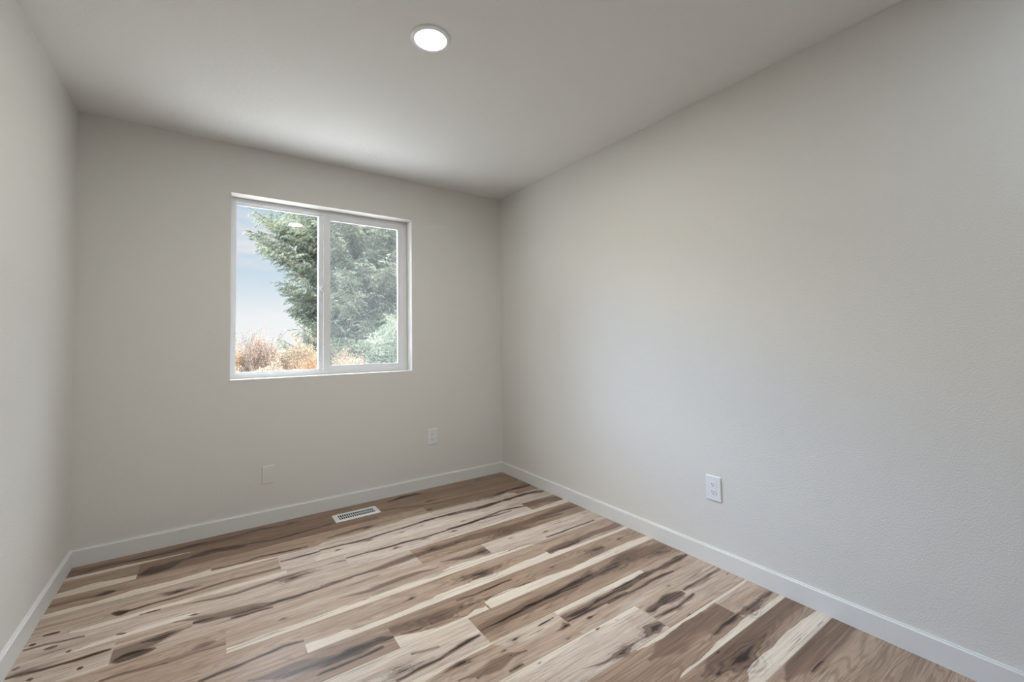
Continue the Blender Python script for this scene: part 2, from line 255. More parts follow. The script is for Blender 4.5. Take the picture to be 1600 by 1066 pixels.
# ------------------------------------------------------------------ plank floor
ROW = 0.1778
JO = {0: -1.95, 1: -2.435, 2: -2.128, 3: -1.83, 4: -1.534, 5: -2.437, 6: -2.081, 7: -1.831, 8: -1.537, 9: -1.243, 10: -0.922, 11: -0.611, 12: -0.308}
PL = 1.2195
def row_off(k):
    return JO.get(k, -0.3 + 0.3 * (k % 4) - 1.2)
FEAT = """S .05 1 -2.719,-0.325 -2.587,-0.305 -2.437,-0.336
S .03 .8 -2.703,-0.155 -2.566,-0.151 -2.371,-0.173 -2.214,-0.190
S .05 .9 -2.705,-0.519 -2.573,-0.522 -2.433,-0.499 -2.205,-0.513
S .05 .9 -2.575,-0.728 -2.447,-0.727 -2.329,-0.711 -2.200,-0.727
S .035 .7 -2.530,-0.888 -2.355,-0.870 -2.196,-0.870
D .018 1 -2.729,-0.932 -2.661,-0.937 -2.552,-0.949 -2.442,-0.951
D .02 1 -2.687,-0.681 -2.659,-0.686 -2.631,-0.692
D .014 1 -2.713,-0.734 -2.691,-0.738
D .006 .7 -2.721,-0.761 -2.652,-0.766 -2.546,-0.793
D .025 .8 -2.655,-0.801 -2.635,-0.801 -2.616,-0.801
D .014 .9 -2.719,-0.892 -2.702,-0.876
D .022 .9 -2.445,-0.853 -2.411,-0.863
D .014 .9 -2.659,-0.982 -2.640,-0.989
D .014 .9 -2.527,-1.013 -2.511,-1.014
D .012 .6 -2.582,-0.874 -2.565,-0.876
D .05 1 -2.571,-0.433 -2.535,-0.430 -2.497,-0.428
B .05 .7 -2.711,-0.421 -2.608,-0.429 -2.546,-0.440 -2.441,-0.425
D .045 1 -2.483,-0.656 -2.449,-0.675 -2.422,-0.675
B .04 .8 -2.509,-0.662 -2.422,-0.675 -2.353,-0.671 -2.245,-0.683
D .09 1 -2.418,-0.302 -2.361,-0.301 -2.312,-0.292 -2.243,-0.251
B .06 .8 -2.704,-0.078 -2.578,-0.067 -2.375,-0.122
D .02 .9 -2.689,-0.110 -2.575,-0.084 -2.375,-0.122
D .07 .9 -2.433,-1.042 -2.373,-1.040 -2.303,-1.044
D .04 .7 -2.363,-0.968 -2.289,-0.979 -2.240,-0.971
B .14 .8 -2.439,-1.000 -2.343,-0.991 -2.193,-0.969
K .06 .8 -2.252,-0.619
B .05 .7 -2.447,-1.146 -2.361,-1.151 -2.188,-1.167
D .008 .7 -2.447,-1.146 -2.361,-1.151 -2.259,-1.168
D .08 1 -2.431,-0.322 -2.352,-0.310 -2.255,-0.260
D .06 .9 -2.255,-0.260 -2.122,-0.227 -1.951,-0.273
D .02 1 -2.008,-0.240 -1.830,-0.288 -1.562,-0.264
D .03 1 -2.494,-0.101 -2.289,-0.104 -2.235,-0.091 -2.092,-0.104
B .07 .9 -2.494,-0.101 -2.289,-0.104 -2.092,-0.104 -1.873,-0.065 -1.743,-0.096
D .025 .8 -2.092,-0.095 -1.873,-0.065 -1.743,-0.096
S .05 .9 -2.446,-0.515 -2.269,-0.508 -2.128,-0.489
D .012 .8 -2.123,-0.478 -2.019,-0.495 -1.907,-0.469 -1.792,-0.487 -1.670,-0.490
S .04 .8 -2.093,-0.515 -1.966,-0.519 -1.828,-0.543 -1.615,-0.539
D .012 .9 -1.829,-0.597 -1.749,-0.601 -1.627,-0.600
S .05 .9 -2.422,-0.717 -2.301,-0.711 -2.124,-0.714 -1.979,-0.721 -1.841,-0.742
B .03 1 -2.427,-0.672 -2.260,-0.674 -2.075,-0.650 -1.831,-0.663
D .008 .7 -2.427,-0.672 -2.260,-0.674 -2.075,-0.650
B .035 .9 -2.235,-0.759 -2.032,-0.805 -1.856,-0.784 -1.661,-0.773
K .07 .9 -2.254,-0.619
K .09 .8 -1.791,-0.812
K .07 1 -1.707,-0.089
K .07 1 -2.257,-0.092
B .08 .9 -2.257,-0.895 -2.125,-0.943 -1.994,-0.957 -1.880,-0.986
D .02 .7 -2.183,-0.949 -2.040,-0.985 -1.951,-0.998 -1.880,-0.986 -1.703,-0.986
D .018 1 -2.210,-0.871 -2.168,-0.882
K .02 .9 -1.884,-1.143
D .01 .8 -2.381,-0.737 -2.312,-0.741
D .05 .7 -2.194,-0.950 -2.072,-0.974 -1.943,-0.983
D .014 .9 -1.942,-0.974 -1.864,-0.990 -1.739,-0.990 -1.556,-0.986
D .01 .8 -2.063,-1.006 -1.983,-1.014 -1.900,-1.023
S .06 1 -2.080,-1.239 -1.965,-1.236 -1.859,-1.240 -1.744,-1.238 -1.619,-1.228
S .065 1 -1.827,-1.404 -1.741,-1.405 -1.663,-1.397
K .025 .9 -1.878,-1.145
B .07 .8 -2.189,-1.141 -2.133,-1.135 -2.094,-1.142
D .03 .6 -2.189,-1.141 -2.133,-1.135 -2.113,-1.135
D .014 .9 -2.167,-1.347 -2.068,-1.346 -1.973,-1.336 -1.906,-1.327 -1.831,-1.343
B .12 .9 -2.025,-1.450 -1.892,-1.474 -1.797,-1.501 -1.694,-1.513
D .04 .6 -1.955,-1.479 -1.799,-1.512 -1.695,-1.519
D .012 1 -1.825,-1.562 -1.706,-1.561
D .05 1 -1.076,-0.104 -0.956,-0.075 -0.797,-0.084
K .06 1 -0.811,-0.268
D .03 1 -0.323,-0.071 -0.267,-0.075
D .02 1 -1.560,-0.258 -1.471,-0.246
B .04 .9 -1.182,-0.217 -0.855,-0.326 -0.581,-0.356 -0.266,-0.367
K .06 1 -1.317,-0.450
B .05 .8 -1.600,-0.462 -1.388,-0.440 -1.238,-0.442
K .05 1 -0.888,-0.410
D .016 1 -1.625,-0.588 -1.432,-0.605 -1.212,-0.591 -0.966,-0.575 -0.744,-0.570 -0.608,-0.580 -0.302,-0.580
D .016 1 -1.530,-0.765 -1.347,-0.776 -1.102,-0.792 -0.898,-0.782 -0.673,-0.770 -0.437,-0.773
L .16 .9 -1.616,-0.542 -1.342,-0.535 -0.934,-0.503 -0.252,-0.509
L .17 .9 -1.642,-0.675 -1.389,-0.692 -1.011,-0.676 -0.413,-0.738
K .05 .9 -1.543,-0.648
K .05 .8 -1.368,-0.624
K .04 .8 -1.170,-0.642
K .05 .9 -1.265,-0.818
K .05 .8 -1.093,-0.808
K .04 .8 -0.905,-0.819
K .03 .7 -0.788,-0.719
K .03 .7 -1.031,-0.629
B .04 .8 -1.662,-0.776 -1.601,-0.768 -1.544,-0.786
B .07 1 -1.533,-0.977 -1.427,-0.984 -1.235,-0.958 -1.095,-0.961 -0.951,-0.960 -0.753,-0.972 -0.569,-0.961
D .01 .9 -1.701,-0.977 -1.533,-0.977 -1.427,-0.984 -1.235,-0.958
K .09 1 -1.106,-0.953
K .07 .7 -0.956,-0.956
K .03 .9 -1.232,-0.957
K .12 1 -0.906,-1.143
B .08 .9 -1.136,-1.109 -1.010,-1.140 -0.909,-1.149
B .06 .8 -1.656,-1.134 -1.525,-1.149 -1.405,-1.137 -1.281,-1.134 -1.158,-1.154
S .05 1 -1.547,-1.225 -1.319,-1.226 -1.057,-1.227 -0.764,-1.240
K .14 .8 -1.012,-1.332
B .07 .8 -1.145,-1.302 -1.006,-1.322 -0.869,-1.336
S .05 1 -1.306,-1.401 -1.085,-1.397 -0.871,-1.393
K .03 1 -1.384,-1.327
K .11 1 -0.629,-1.023
D .01 .8 -1.227,-1.459 -1.059,-1.465 -0.922,-1.465
S .05 1 -1.751,-1.233 -1.654,-1.233 -1.550,-1.233
S .06 1 -1.787,-1.419 -1.638,-1.423 -1.469,-1.414 -1.281,-1.411 -1.074,-1.415
K .13 1 -1.327,-1.517
D .008 .9 -1.514,-1.535 -1.433,-1.543 -1.373,-1.508
B .09 .8 -1.432,-1.489 -1.331,-1.515 -1.139,-1.524
D .045 .9 -1.807,-1.518 -1.701,-1.514 -1.588,-1.516 -1.535,-1.530
D .012 1 -1.815,-1.558 -1.713,-1.562 -1.586,-1.558
S .06 .8 -1.524,-1.563 -1.375,-1.607 -1.237,-1.607 -1.169,-1.574
L .14 .8 -1.779,-1.623 -1.655,-1.610 -1.507,-1.622 -1.353,-1.652 -1.245,-1.672
D .014 .8 -1.612,-1.749 -1.537,-1.743 -1.439,-1.742 -1.345,-1.720 -1.254,-1.717
K .08 .6 -1.578,-1.715
S .04 .9 -1.556,-1.789 -1.460,-1.786 -1.285,-1.770
K .06 1 -1.391,-1.810
D .006 .7 -1.521,-1.657 -1.410,-1.680
D .035 .9 -0.827,-0.583 -0.615,-0.601 -0.394,-0.586
D .05 1 -0.394,-0.586 -0.167,-0.573 -0.001,-0.600
D .02 1 -0.922,-0.774 -0.682,-0.763 -0.492,-0.732 -0.309,-0.762
K .13 1 -0.426,-0.472
D .05 .9 -0.426,-0.472 -0.232,-0.426 -0.014,-0.434
K .06 .7 -0.248,-0.780
B .1 .9 -0.289,-0.722 -0.164,-0.758 -0.050,-0.784
B .09 1 -1.011,-0.952 -0.818,-0.963 -0.657,-0.981 -0.423,-0.979 -0.135,-0.946 -0.025,-0.974
D .016 1 -0.411,-0.964 -0.255,-0.960 -0.025,-0.974
D .008 1 -0.398,-0.998 -0.184,-1.013
K .14 1 -0.637,-1.017
K .035 1 -0.676,-1.098
K .04 1 -0.460,-1.158
K .03 1 -0.389,-1.221
D .008 .9 -0.500,-1.218 -0.332,-1.223 -0.093,-1.213
D .01 .9 -0.787,-1.223 -0.720,-1.221
S .03 .8 -0.981,-0.891 -0.640,-0.886 -0.327,-0.855 0.020,-0.837
L .14 .8 -0.836,-1.100 -0.539,-1.130 -0.121,-1.109
D .025 1 -0.614,-1.367 -0.477,-1.382 -0.362,-1.359
K .09 .8 -0.438,-1.349
B .07 .9 -0.595,-1.364 -0.249,-1.345 -0.044,-1.351
S .03 .9 -0.605,-1.406 -0.316,-1.411 -0.054,-1.408
S .05 1 -1.234,-1.397 -0.967,-1.392 -0.593,-1.382
S .045 1 -1.097,-1.543 -0.874,-1.564 -0.617,-1.580 -0.339,-1.569 -0.095,-1.575
S .04 .8 -1.135,-1.199 -0.930,-1.215 -0.632,-1.250
K .03 1 -0.690,-1.497
K .03 1 -0.171,-1.490
K .12 .8 -0.368,-1.498
D .012 .8 -1.119,-1.527 -0.994,-1.537 -0.855,-1.540
K .1 1 -0.606,-1.663
D .03 .9 -0.915,-1.687 -0.779,-1.671 -0.615,-1.663
K .2 .7 -0.438,-1.682
S .04 .9 -0.776,-1.788 -0.544,-1.793 -0.385,-1.806
D .02 1 -1.236,-1.700 -1.126,-1.699 -1.001,-1.688 -0.906,-1.687 -0.805,-1.686
D .012 .8 -0.805,-1.686 -0.676,-1.701
B .1 .8 -1.236,-1.700 -1.001,-1.688 -0.805,-1.686 -0.591,-1.691
B .06 1 -0.924,-1.842 -0.709,-1.841 -0.534,-1.851
D .03 1 -0.919,-1.836 -0.820,-1.848 -0.703,-1.835 -0.520,-1.838
D .012 1 -0.916,-1.861 -0.764,-1.860 -0.669,-1.870 -0.555,-1.868
S .04 .9 -0.918,-1.786 -0.764,-1.790 -0.475,-1.801
K .05 1 -0.942,-1.876
K .05 1 -1.155,-1.820
K .02 1 -1.228,-1.849
K .02 1 -1.220,-1.883
K .03 1 -1.154,-1.972
K .03 1 -0.823,-1.897
K .03 1 -0.850,-1.969
K .02 1 -0.984,-1.936
K .05 .9 -1.386,-1.808
D .012 1 -1.267,-1.943 -1.205,-1.946
B .09 .9 -1.432,-1.878 -1.328,-1.892 -1.220,-1.883 -1.149,-1.899
D .012 .9 -1.381,-1.904 -1.328,-1.892 -1.281,-1.893
D .01 1 -1.035,-1.809 -0.946,-1.803
L .12 .8 -1.232,-1.779 -1.104,-1.825 -0.942,-1.806
K .07 1 -0.872,-2.114
B .03 .9 -1.052,-2.086 -0.953,-2.111 -0.872,-2.114
S .03 .7 -1.426,-1.781 -1.243,-1.779
S .03 .9 -1.308,-1.968 -1.110,-1.970 -0.925,-1.955 -0.666,-1.961
L .14 .7 -1.246,-2.013 -1.043,-2.019 -0.740,-2.024
K .1 .9 -0.126,-1.722
K .2 .7 -0.430,-1.674
B .15 .8 -0.453,-1.658 -0.251,-1.667 -0.042,-1.688
D .04 1 -0.648,-1.837 -0.496,-1.826 -0.359,-1.822 -0.235,-1.827 -0.022,-1.827
D .012 1 -0.694,-1.878 -0.482,-1.878 -0.352,-1.873 -0.218,-1.879
D .055 1 -0.606,-2.013 -0.452,-2.005 -0.342,-2.021
D .016 1 -0.333,-2.015 -0.199,-2.015 -0.021,-2.016
D .016 1 -0.608,-2.056 -0.470,-2.066 -0.317,-2.060
K .02 1 -0.357,-1.949
K .03 1 -0.473,-2.133
K .02 1 -0.747,-1.972
K .1 1 -0.654,-2.097
K .08 1 -0.873,-2.116
K .1 1 -0.224,-2.263
D .02 .8 -0.224,-2.263 -0.105,-2.246 -0.022,-2.255
K .02 .9 -0.036,-2.059
D .02 1 -0.509,-2.262 -0.412,-2.252 -0.307,-2.253
S .03 .9 -0.787,-2.135 -0.617,-2.134 -0.291,-2.136 -0.043,-2.129
S .03 .9 -0.803,-2.318 -0.572,-2.308 -0.350,-2.297 -0.027,-2.303
K .18 1 -0.536,-2.386
D .012 1 -0.697,-2.380 -0.662,-2.379
S .07 1 -0.610,-2.465 -0.466,-2.453 -0.291,-2.449 -0.036,-2.473
D .014 1 -0.413,-2.563 -0.324,-2.565
K .04 1 -0.585,-2.321
L .1 .6 -0.697,-1.958 -0.273,-1.931 -0.037,-1.930
B .16 .8 -0.824,-2.194 -0.558,-2.187 -0.290,-2.209
B .15 .9 -0.746,-2.359 -0.496,-2.346 -0.082,-2.337
B .17 .8 -0.528,-2.524 -0.294,-2.519 -0.041,-2.523"""
yd = np.arange(0, 17 * 70 + 1) * (ROW / 70)          # dense part: 17 rows
ys = -np.concatenate([yd, np.arange(17 * ROW + ROW / 4, -REAR, ROW / 4), [-REAR]])
jx = []
for k in range(25):
    o = row_off(k)
    for n in range(-3, 4):
        x = o + n * PL
        if -W < x < 0: jx += [x - 0.0007, x + 0.0007]
xs = np.unique(np.round(np.concatenate([np.linspace(-W, 0, 330), jx]), 5))
X, Y = np.meshgrid(xs, ys)
NX, NY = len(xs), len(ys)
# every seam row is doubled by nudging: the row index uses cell centres, so a tiny bias keeps edges crisp
RI = np.clip(np.floor((-Y - 1e-5) / ROW), 0, 40).astype(int)
OFF = np.array([row_off(k) for k in range(41)])
PIi = np.floor((X - OFF[RI]) / PL).astype(int)
rng = np.random.RandomState(7)
tab = rng.rand(41, 12)
base = 0.3 + 0.4 * tab[RI, (PIi + 4) % 12]
TONE = {0: (.85, .8, .8), 1: (.55, .88, .78), 2: (.5, .5, .8), 3: (.28, .04, .1), 4: (.2, .05, .75), 5: (.2, .25, .66), 6: (.45, .32, .2), 7: (.45, .42, .42),
        8: (.72, .62, .6), 9: (.3, .15, .62), 10: (.3, .32, .32), 11: (.3, .15, .3), 12: (.5, .62, .3), 13: (.5, .6, .62), 14: (.5, .5, .5), 15: (.6, .62, .6)}
for r_, tt in TONE.items():      # tone of each plank, left to right
    jj = [q for q in (row_off(r_) + n * PL for n in range(-3, 4)) if -2.7 < q < -0.03]
    for n, t_ in enumerate(tt[:len(jj) + 1] if len(jj) < 3 else tt):
        lo = -9 if n == 0 else jj[n - 1]; hi = jj[n] if n < len(jj) else 9
        base[(RI == r_) & (X >= lo) & (X < hi)] = t_
fS = np.zeros_like(X); fB = np.zeros_like(X); fD = np.zeros_like(X); fK = np.zeros_like(X)
# slow waviness shared by everything on a plank, so bands never run ruler-straight
wob = 0.0022 * np.sin(X * 9.1 + RI * 2.3) + 0.0016 * np.sin(X * 23.7 + RI * 5.1) + 0.0008 * np.sin(X * 61 + RI)
def sl(x0, x1, y0, y1):
    i0 = max(0, np.searchsorted(xs, x0)); i1 = min(NX, np.searchsorted(xs, x1))
    j0 = max(0, np.searchsorted(-ys, -y1)); j1 = min(NY, np.searchsorted(-ys, -y0))
    return (slice(j0, j1), slice(i0, i1))
def smooth(a, b, v):
    t = np.clip((v - a) / (b - a), 0, 1); return t * t * (3 - 2 * t)
def put(fld, s, v): fld[s] = np.maximum(fld[s], v)
for ln_ in FEAT.strip().split('\n'):
    p = ln_.split(); kind, wd, st = p[0], float(p[1]), float(p[2])
    pts = sorted(tuple(map(float, q.split(','))) for q in p[3:])
    if kind == 'K':
        cx, cy = pts[0]; lx, ly = wd * 0.55, min(wd * 0.17, 0.024)
        s = sl(cx - wd * 2.2, cx + wd * 2.2, cy - 0.1, cy + 0.1)
        rk = int(-cy / ROW); pk = math.floor((cx - row_off(rk)) / PL)
        ok = (RI[s] == rk) & (PIi[s] == pk)
        dx = (X[s] - cx); dy = (Y[s] + wob[s] - cy)
        ang = np.arctan2(dy / ly, dx / lx)
        r = ((np.abs(dx) / lx) ** 1.3 + (np.abs(dy) / ly) ** 1.3) ** (1 / 1.3) * (1 + 0.22 * np.sin(3 * ang + cx * 40) + 0.14 * np.sin(7 * ang + cy * 70))
        big = smooth(0.03, 0.09, np.array(wd))
        core = (1 - smooth(0.2, 1.0, r)) * st * (0.85 if wd > 0.06 else 1.0)
        put(fD, s, core * ok * (1.0 - 0.12 * big))
        put(fB, s, (1 - smooth(0.8, 2.6, r)) * 0.9 * st * ok)
        put(fK, s, (0.5 + 0.5 * np.cos(r * 9.0)) * (1 - smooth(1.0, 3.4, r)) * smooth(0.5, 1.0, r) * ok * big)
        continue
    pts = np.array(pts); px, py = pts[:, 0].copy(), pts[:, 1]
    rmid = int(np.floor(-np.median(py) / ROW))
    joints = [row_off(rmid) + n * PL for n in range(-3, 4)] + [-W, 0]
    if kind in 'SLB':
        for en in (0, -1):
            jn = min(joints, key=lambda q: abs(q - px[en]))
            if abs(jn - px[en]) < 0.12: px[en] = jn
            elif kind != 'B': px[en] += 0.03 if en else -0.03
    s = sl(px[0], px[-1] + 1e-4, py.min() - wd - 0.03, py.max() + wd + 0.03)
    if X[s].size == 0: continue
    c = np.interp(X[s], px, py)
    u = (X[s] - px[0]) / max(1e-3, px[-1] - px[0]); ln = px[-1] - px[0]
    if kind in 'SLB':
        hw = wd * 0.5 * (1 + 0.10 * np.sin(X[s] * 9 + py[0] * 50) + 0.06 * np.sin(X[s] * 29 + py[0] * 90))
        e0 = 1.0 if any(abs(q - px[0]) < 1e-6 for q in joints) else 0.0
        e1 = 1.0 if any(abs(q - px[-1]) < 1e-6 for q in joints) else 0.0
        if kind == 'B': hw = hw * np.clip(np.minimum(np.maximum(u * ln / 0.15, e0), np.maximum((1 - u) * ln / 0.15, e1)), 0.15, 1)
        else: hw = hw * np.clip(np.minimum(np.maximum(u * ln / 0.05, e0), np.maximum((1 - u) * ln / 0.05, e1)), 0.3, 1)
    else:
        hw = wd * 0.5 * (np.sin(PI * np.clip(u, 0, 1)) ** 0.9 if ln < 0.16 else np.clip(np.minimum(u, 1 - u) * 5 + 0.25, 0, 1)) * (1 + 0.30 * np.sin(X[s] * 14 + py[0] * 50) + 0.2 * np.sin(X[s] * 41 + py[0] * 90))
        hw = np.maximum(hw, 0.0022)
    d = Y[s] + wob[s] * 1.3 - c
    if kind in 'SL':                                    # a band that hugs a plank edge runs right out to it
        if abs(np.median(py) + (rmid + 1) * ROW) < wd * 0.8: d = np.maximum(d, 0)
        elif abs(np.median(py) + rmid * ROW) < wd * 0.8: d = np.minimum(d, 0)
    d = np.abs(d)
    ok = (RI[s] == rmid)
    if kind == 'S':
        v = (1 - smooth(0.85, 1.08, d / hw)) * st
        put(fS, s, v * ok); fB[s] *= (1 - v * ok * 0.8)
    elif kind == 'L':
        put(fS, s, (1 - smooth(0.3, 1.2, d / hw)) * 0.6 * st * ok)
    elif kind == 'B':
        put(fB, s, (1 - smooth(0.3, 1.2, d / hw)) * st * ok)
    elif kind == 'D':
        cap = 0.70 if wd > 0.028 else (0.8 if wd > 0.017 else 1.0)
        put(fD, s, (1 - smooth(0.3, 1.3, d / (hw * (0.85 if wd > 0.028 else 0.72)))) * st * cap * ok)
        put(fB, s, (1 - smooth(0.5, 1.0, d / (hw + 0.010))) * 0.75 * ok)
verts = np.stack([X.ravel(), Y.ravel(), np.zeros(X.size)], 1)
idx = np.arange(NX * NY).reshape(NY, NX)
faces = np.stack([idx[:-1, :-1].ravel(), idx[1:, :-1].ravel(), idx[1:, 1:].ravel(), idx[:-1, 1:].ravel()], 1)

def floor_mat():
    m = bpy.data.materials.new('hickory_plank'); m.use_nodes = True; nt = m.node_tree
    b = nt.nodes['Principled BSDF']
    geo = N(nt, 'ShaderNodeTexCoord'); pos = geo.outputs['Object']
    at = N(nt, 'ShaderNodeAttribute', attribute_name='wood'); se = N(nt, 'ShaderNodeSeparateColor'); L(nt, at.outputs['Color'], se.inputs[0])
    a2 = N(nt, 'ShaderNodeAttribute', attribute_name='wood2'); s2 = N(nt, 'ShaderNodeSeparateColor'); L(nt, a2.outputs['Color'], s2.inputs[0])
    S_, B_, D_ = se.outputs[0], se.outputs[1], se.outputs[2]
    tone, rid, ringf = s2.outputs[0], s2.outputs[1], s2.outputs[2]
    # each plank shifts the grain pattern
    cmb = N(nt, 'ShaderNodeCombineXYZ'); k1 = N(nt, 'ShaderNodeMath', operation='MULTIPLY'); k1.inputs[1].default_value = 37.0
    L(nt, rid, k1.inputs[0]); L(nt, k1.outputs[0], cmb.inputs[2]); L(nt, k1.outputs[0], cmb.inputs[0])
    ad = N(nt, 'ShaderNodeVectorMath', operation='ADD'); L(nt, pos, ad.inputs[0]); L(nt, cmb.outputs[0], ad.inputs[1])
    def noise(sx_, sy_, det=4.0, dist=0.0, rough=0.55):
        mp = N(nt, 'ShaderNodeMapping'); mp.inputs['Scale'].default_value = (sx_, sy_, 1.0); L(nt, ad.outputs[0], mp.inputs[0])
        n = N(nt, 'ShaderNodeTexNoise', i_Scale=1.0, i_Detail=det, i_Distortion=dist, i_Roughness=rough); L(nt, mp.outputs[0], n.inputs['Vector'])
        return n.outputs[0]
    def mth(op, a, b_=None, c_=None):
        n = N(nt, 'ShaderNodeMath', operation=op)
        for i, v in enumerate((a, b_, c_)):
            if v is None: continue
            if isinstance(v, (int, float)): n.inputs[i].default_value = v
            else: L(nt, v, n.inputs[i])
        return n.outputs[0]
    def mrange(v, a, b_, c_=0.0, d_=1.0):
        n = N(nt, 'ShaderNodeMapRange', interpolation_type='SMOOTHSTEP'); L(nt, v, n.inputs[0])
        for i, q in zip((1, 2, 3, 4), (a, b_, c_, d_)): n.inputs[i].default_value = q
        return n.outputs[0]
    def mixc(f, a, b_, mode='MIX'):
        n = N(nt, 'ShaderNodeMix', data_type='RGBA', blend_type=mode)
        for sock, v in ((n.inputs[0], f), (n.inputs[6], a), (n.inputs[7], b_)):
            if isinstance(v, tuple): sock.default_value = (*v, 1)
            elif isinstance(v, (int, float)): sock.default_value = v
            else: L(nt, v, sock)
        return n.outputs[2]
    broad = noise(1.6, 20, 3, 0.6); grain = noise(5, 170, 5, 0.4, 0.65); fine = noise(9, 420, 3, 0.2, 0.6); streak = noise(2.0, 48, 5, 1.2, 0.6)
    cath = noise(1.1, 11, 1.2, 0.6)
    cl = mth('SINE', mth('MULTIPLY', cath, 110.0)); cl = mrange(cl, 0.1, 1.0)       # cathedral figure: contours of a soft field
    t_ = mth('ADD', tone, mth('MULTIPLY', mth('SUBTRACT', broad, 0.5), 0.75))
    light_ = mixc(mrange(t_, 0.0, 0.5), (0.66, 0.555, 0.475), (0.45, 0.318, 0.232))
    tanm = mixc(mrange(t_, 0.45, 1.0), light_, (0.235, 0.143, 0.092))
    tanm = mixc(mth('MULTIPLY', cl, mrange(tone, 0.1, 0.7, 0.10, 0.46)), tanm, (0.17, 0.115, 0.085))
    brown = mixc(mrange(streak, 0.3, 0.7), (0.20, 0.117, 0.078), (0.10, 0.056, 0.038))
    nz_b = mth('ADD', B_, mth('MULTIPLY', mth('SUBTRACT', streak, 0.5), 1.0))
    col = mixc(mth('MULTIPLY', mrange(nz_b, 0.25, 0.85), 0.80), tanm, brown)
    sapm = mixc(mrange(grain, 0.3, 0.7), (0.76, 0.67, 0.565), (0.67, 0.575, 0.47))
    nz_s = mth('ADD', S_, mth('MULTIPLY', mth('SUBTRACT', streak, 0.5), 0.3))
    col = mixc(mth('MULTIPLY', mrange(nz_s, 0.3, 0.65), 0.95), col, sapm)
    # grain lines
    gs = mrange(S_, 0.2, 0.8, 1.0, 0.35)
    col = mixc(mth('MULTIPLY', mth('MULTIPLY', mrange(grain, 0.46, 0.72), 0.62), gs), col, (0.15, 0.098, 0.07))
    col = mixc(mth('MULTIPLY', mth('MULTIPLY', mrange(fine, 0.45, 0.72), 0.42), gs), col, (0.15, 0.10, 0.075))
    col = mixc(mth('MULTIPLY', mrange(streak, 0.61, 0.69), 0.62), col, (0.12, 0.075, 0.052))
    col = mixc(mth('MULTIPLY', mth('MULTIPLY', ringf, mrange(grain, 0.25, 0.6)), 0.80), col, (0.06, 0.036, 0.026))
    nz_d = mth('ADD', D_, mth('MULTIPLY', mth('SUBTRACT', mth('ADD', mth('MULTIPLY', grain, 0.45), mth('ADD', mth('MULTIPLY', streak, 0.35), mth('MULTIPLY', fine, 0.2))), 0.5), 10.0))
    dark = mth('MULTIPLY', mrange(nz_d, 0.30, 0.80), mrange(D_, 0.05, 0.35))
    col = mixc(mth('MULTIPLY', mrange(D_, 0.1, 0.6), 0.5), col, (0.085, 0.048, 0.034))
    col = mixc(mth('MULTIPLY', dark, 0.96), col, (0.018, 0.010, 0.008))
    # seams between planks
    xy = N(nt, 'ShaderNodeSeparateXYZ'); L(nt, pos, xy.inputs[0])
    fr = mth('FRACT', mth('MULTIPLY', xy.outputs[1], 1.0 / ROW)); e = mth('MINIMUM', fr, mth('SUBTRACT', 1.0, fr))
    seam = mrange(e, 0.0, 0.008, 1.0, 0.0)
    col = mixc(mth('MULTIPLY', seam, 0.55), col, (0.06, 0.038, 0.028))
    L(nt, col, b.inputs['Base Color'])
    b.inputs['Specular IOR Level'].default_value = 0.3
    L(nt, mrange(grain, 0.3, 0.7, 0.28, 0.37), b.inputs['Roughness'])
    bp = N(nt, 'ShaderNodeBump', i_Strength=0.6, i_Distance=0.0006)
    L(nt, mth('SUBTRACT', mth('MULTIPLY', grain, 0.5), mth('MULTIPLY', seam, 1.2)), bp.inputs['Height']); L(nt, bp.outputs[0], b.inputs['Normal'])
    return m
fl = mesh_np('floor', verts, faces, floor_mat())
tag(fl, kind='structure')
ca = fl.data.color_attributes.new('wood', 'FLOAT_COLOR', 'POINT')
ca.data.foreach_set('color', np.stack([fS, fB, fD, np.ones_like(X)], -1).astype(np.float32).ravel())
cb_ = fl.data.color_attributes.new('wood2', 'FLOAT_COLOR', 'POINT')
cb_.data.foreach_set('color', np.stack([base, ((RI * 7 + PIi * 3) % 23) / 23.0, fK, np.ones_like(X)], -1).astype(np.float32).ravel())

# ------------------------------------------------------------------ window
win = tag(empty('window_1', ((WX0 + WX1) / 2, 0.105, WZ0)), kind='structure')
def wpart(name, bm, m, parent=win, **k):
    bmesh.ops.translate(bm, verts=bm.verts, vec=-Vector(win.location))
    bmesh.ops.recalc_face_normals(bm, faces=bm.faces)
    return build(name, bm, m, parent, **k)
e = 0.0005
bm = bmesh.new()
ring(bm, WX0 + e, WX1 - e, WZ0 + e, WZ1 - e, 0.028, 0.105, 0.172)
ring(bm, WX0 + 0.026, WX1 - 0.026, WZ0 + 0.026, WZ1 - 0.026, 0.008, 0.116, 0.172)
frame = wpart('window_frame', bm, M_vinyl, bevel=0.0012, seg=1)
SX = -1.468
bm = bmesh.new()                                   # fixed light: stops and meeting stile
ring(bm, WX0 + 0.0275, SX - 0.004, WZ0 + 0.0275, WZ1 - 0.0275, 0.0065, 0.128, 0.146, 0.013, 0.012)
box(bm, -1.499, SX - 0.003, 0.120, 0.168, WZ0 + 0.028, WZ1 - 0.028)
wpart('fixed_stile', bm, M_vinyl, bevel=0.001, seg=1)
wpart('glass_pane', bx(WX0 + 0.030, -1.490, 0.138, 0.141, WZ0 + 0.030, WZ1 - 0.030), M_glass)
bm = bmesh.new()                                   # sliding sash
ring(bm, SX, WX1 - 0.0285, WZ0 + 0.0285, WZ1 - 0.0285, 0.046, 0.106, 0.128, 0.036, 0.033)
sash = wpart('sliding_sash', bm, M_vinyl, bevel=0.0015, seg=2)
bm = bmesh.new(); box(bm, SX - 0.0005, SX + 0.006, 0.101, 0.107, WZ0 + 0.034, 1.52)
box(bm, SX - 0.0005, SX + 0.006, 0.101, 0.107, 1.59, WZ1 - 0.032)
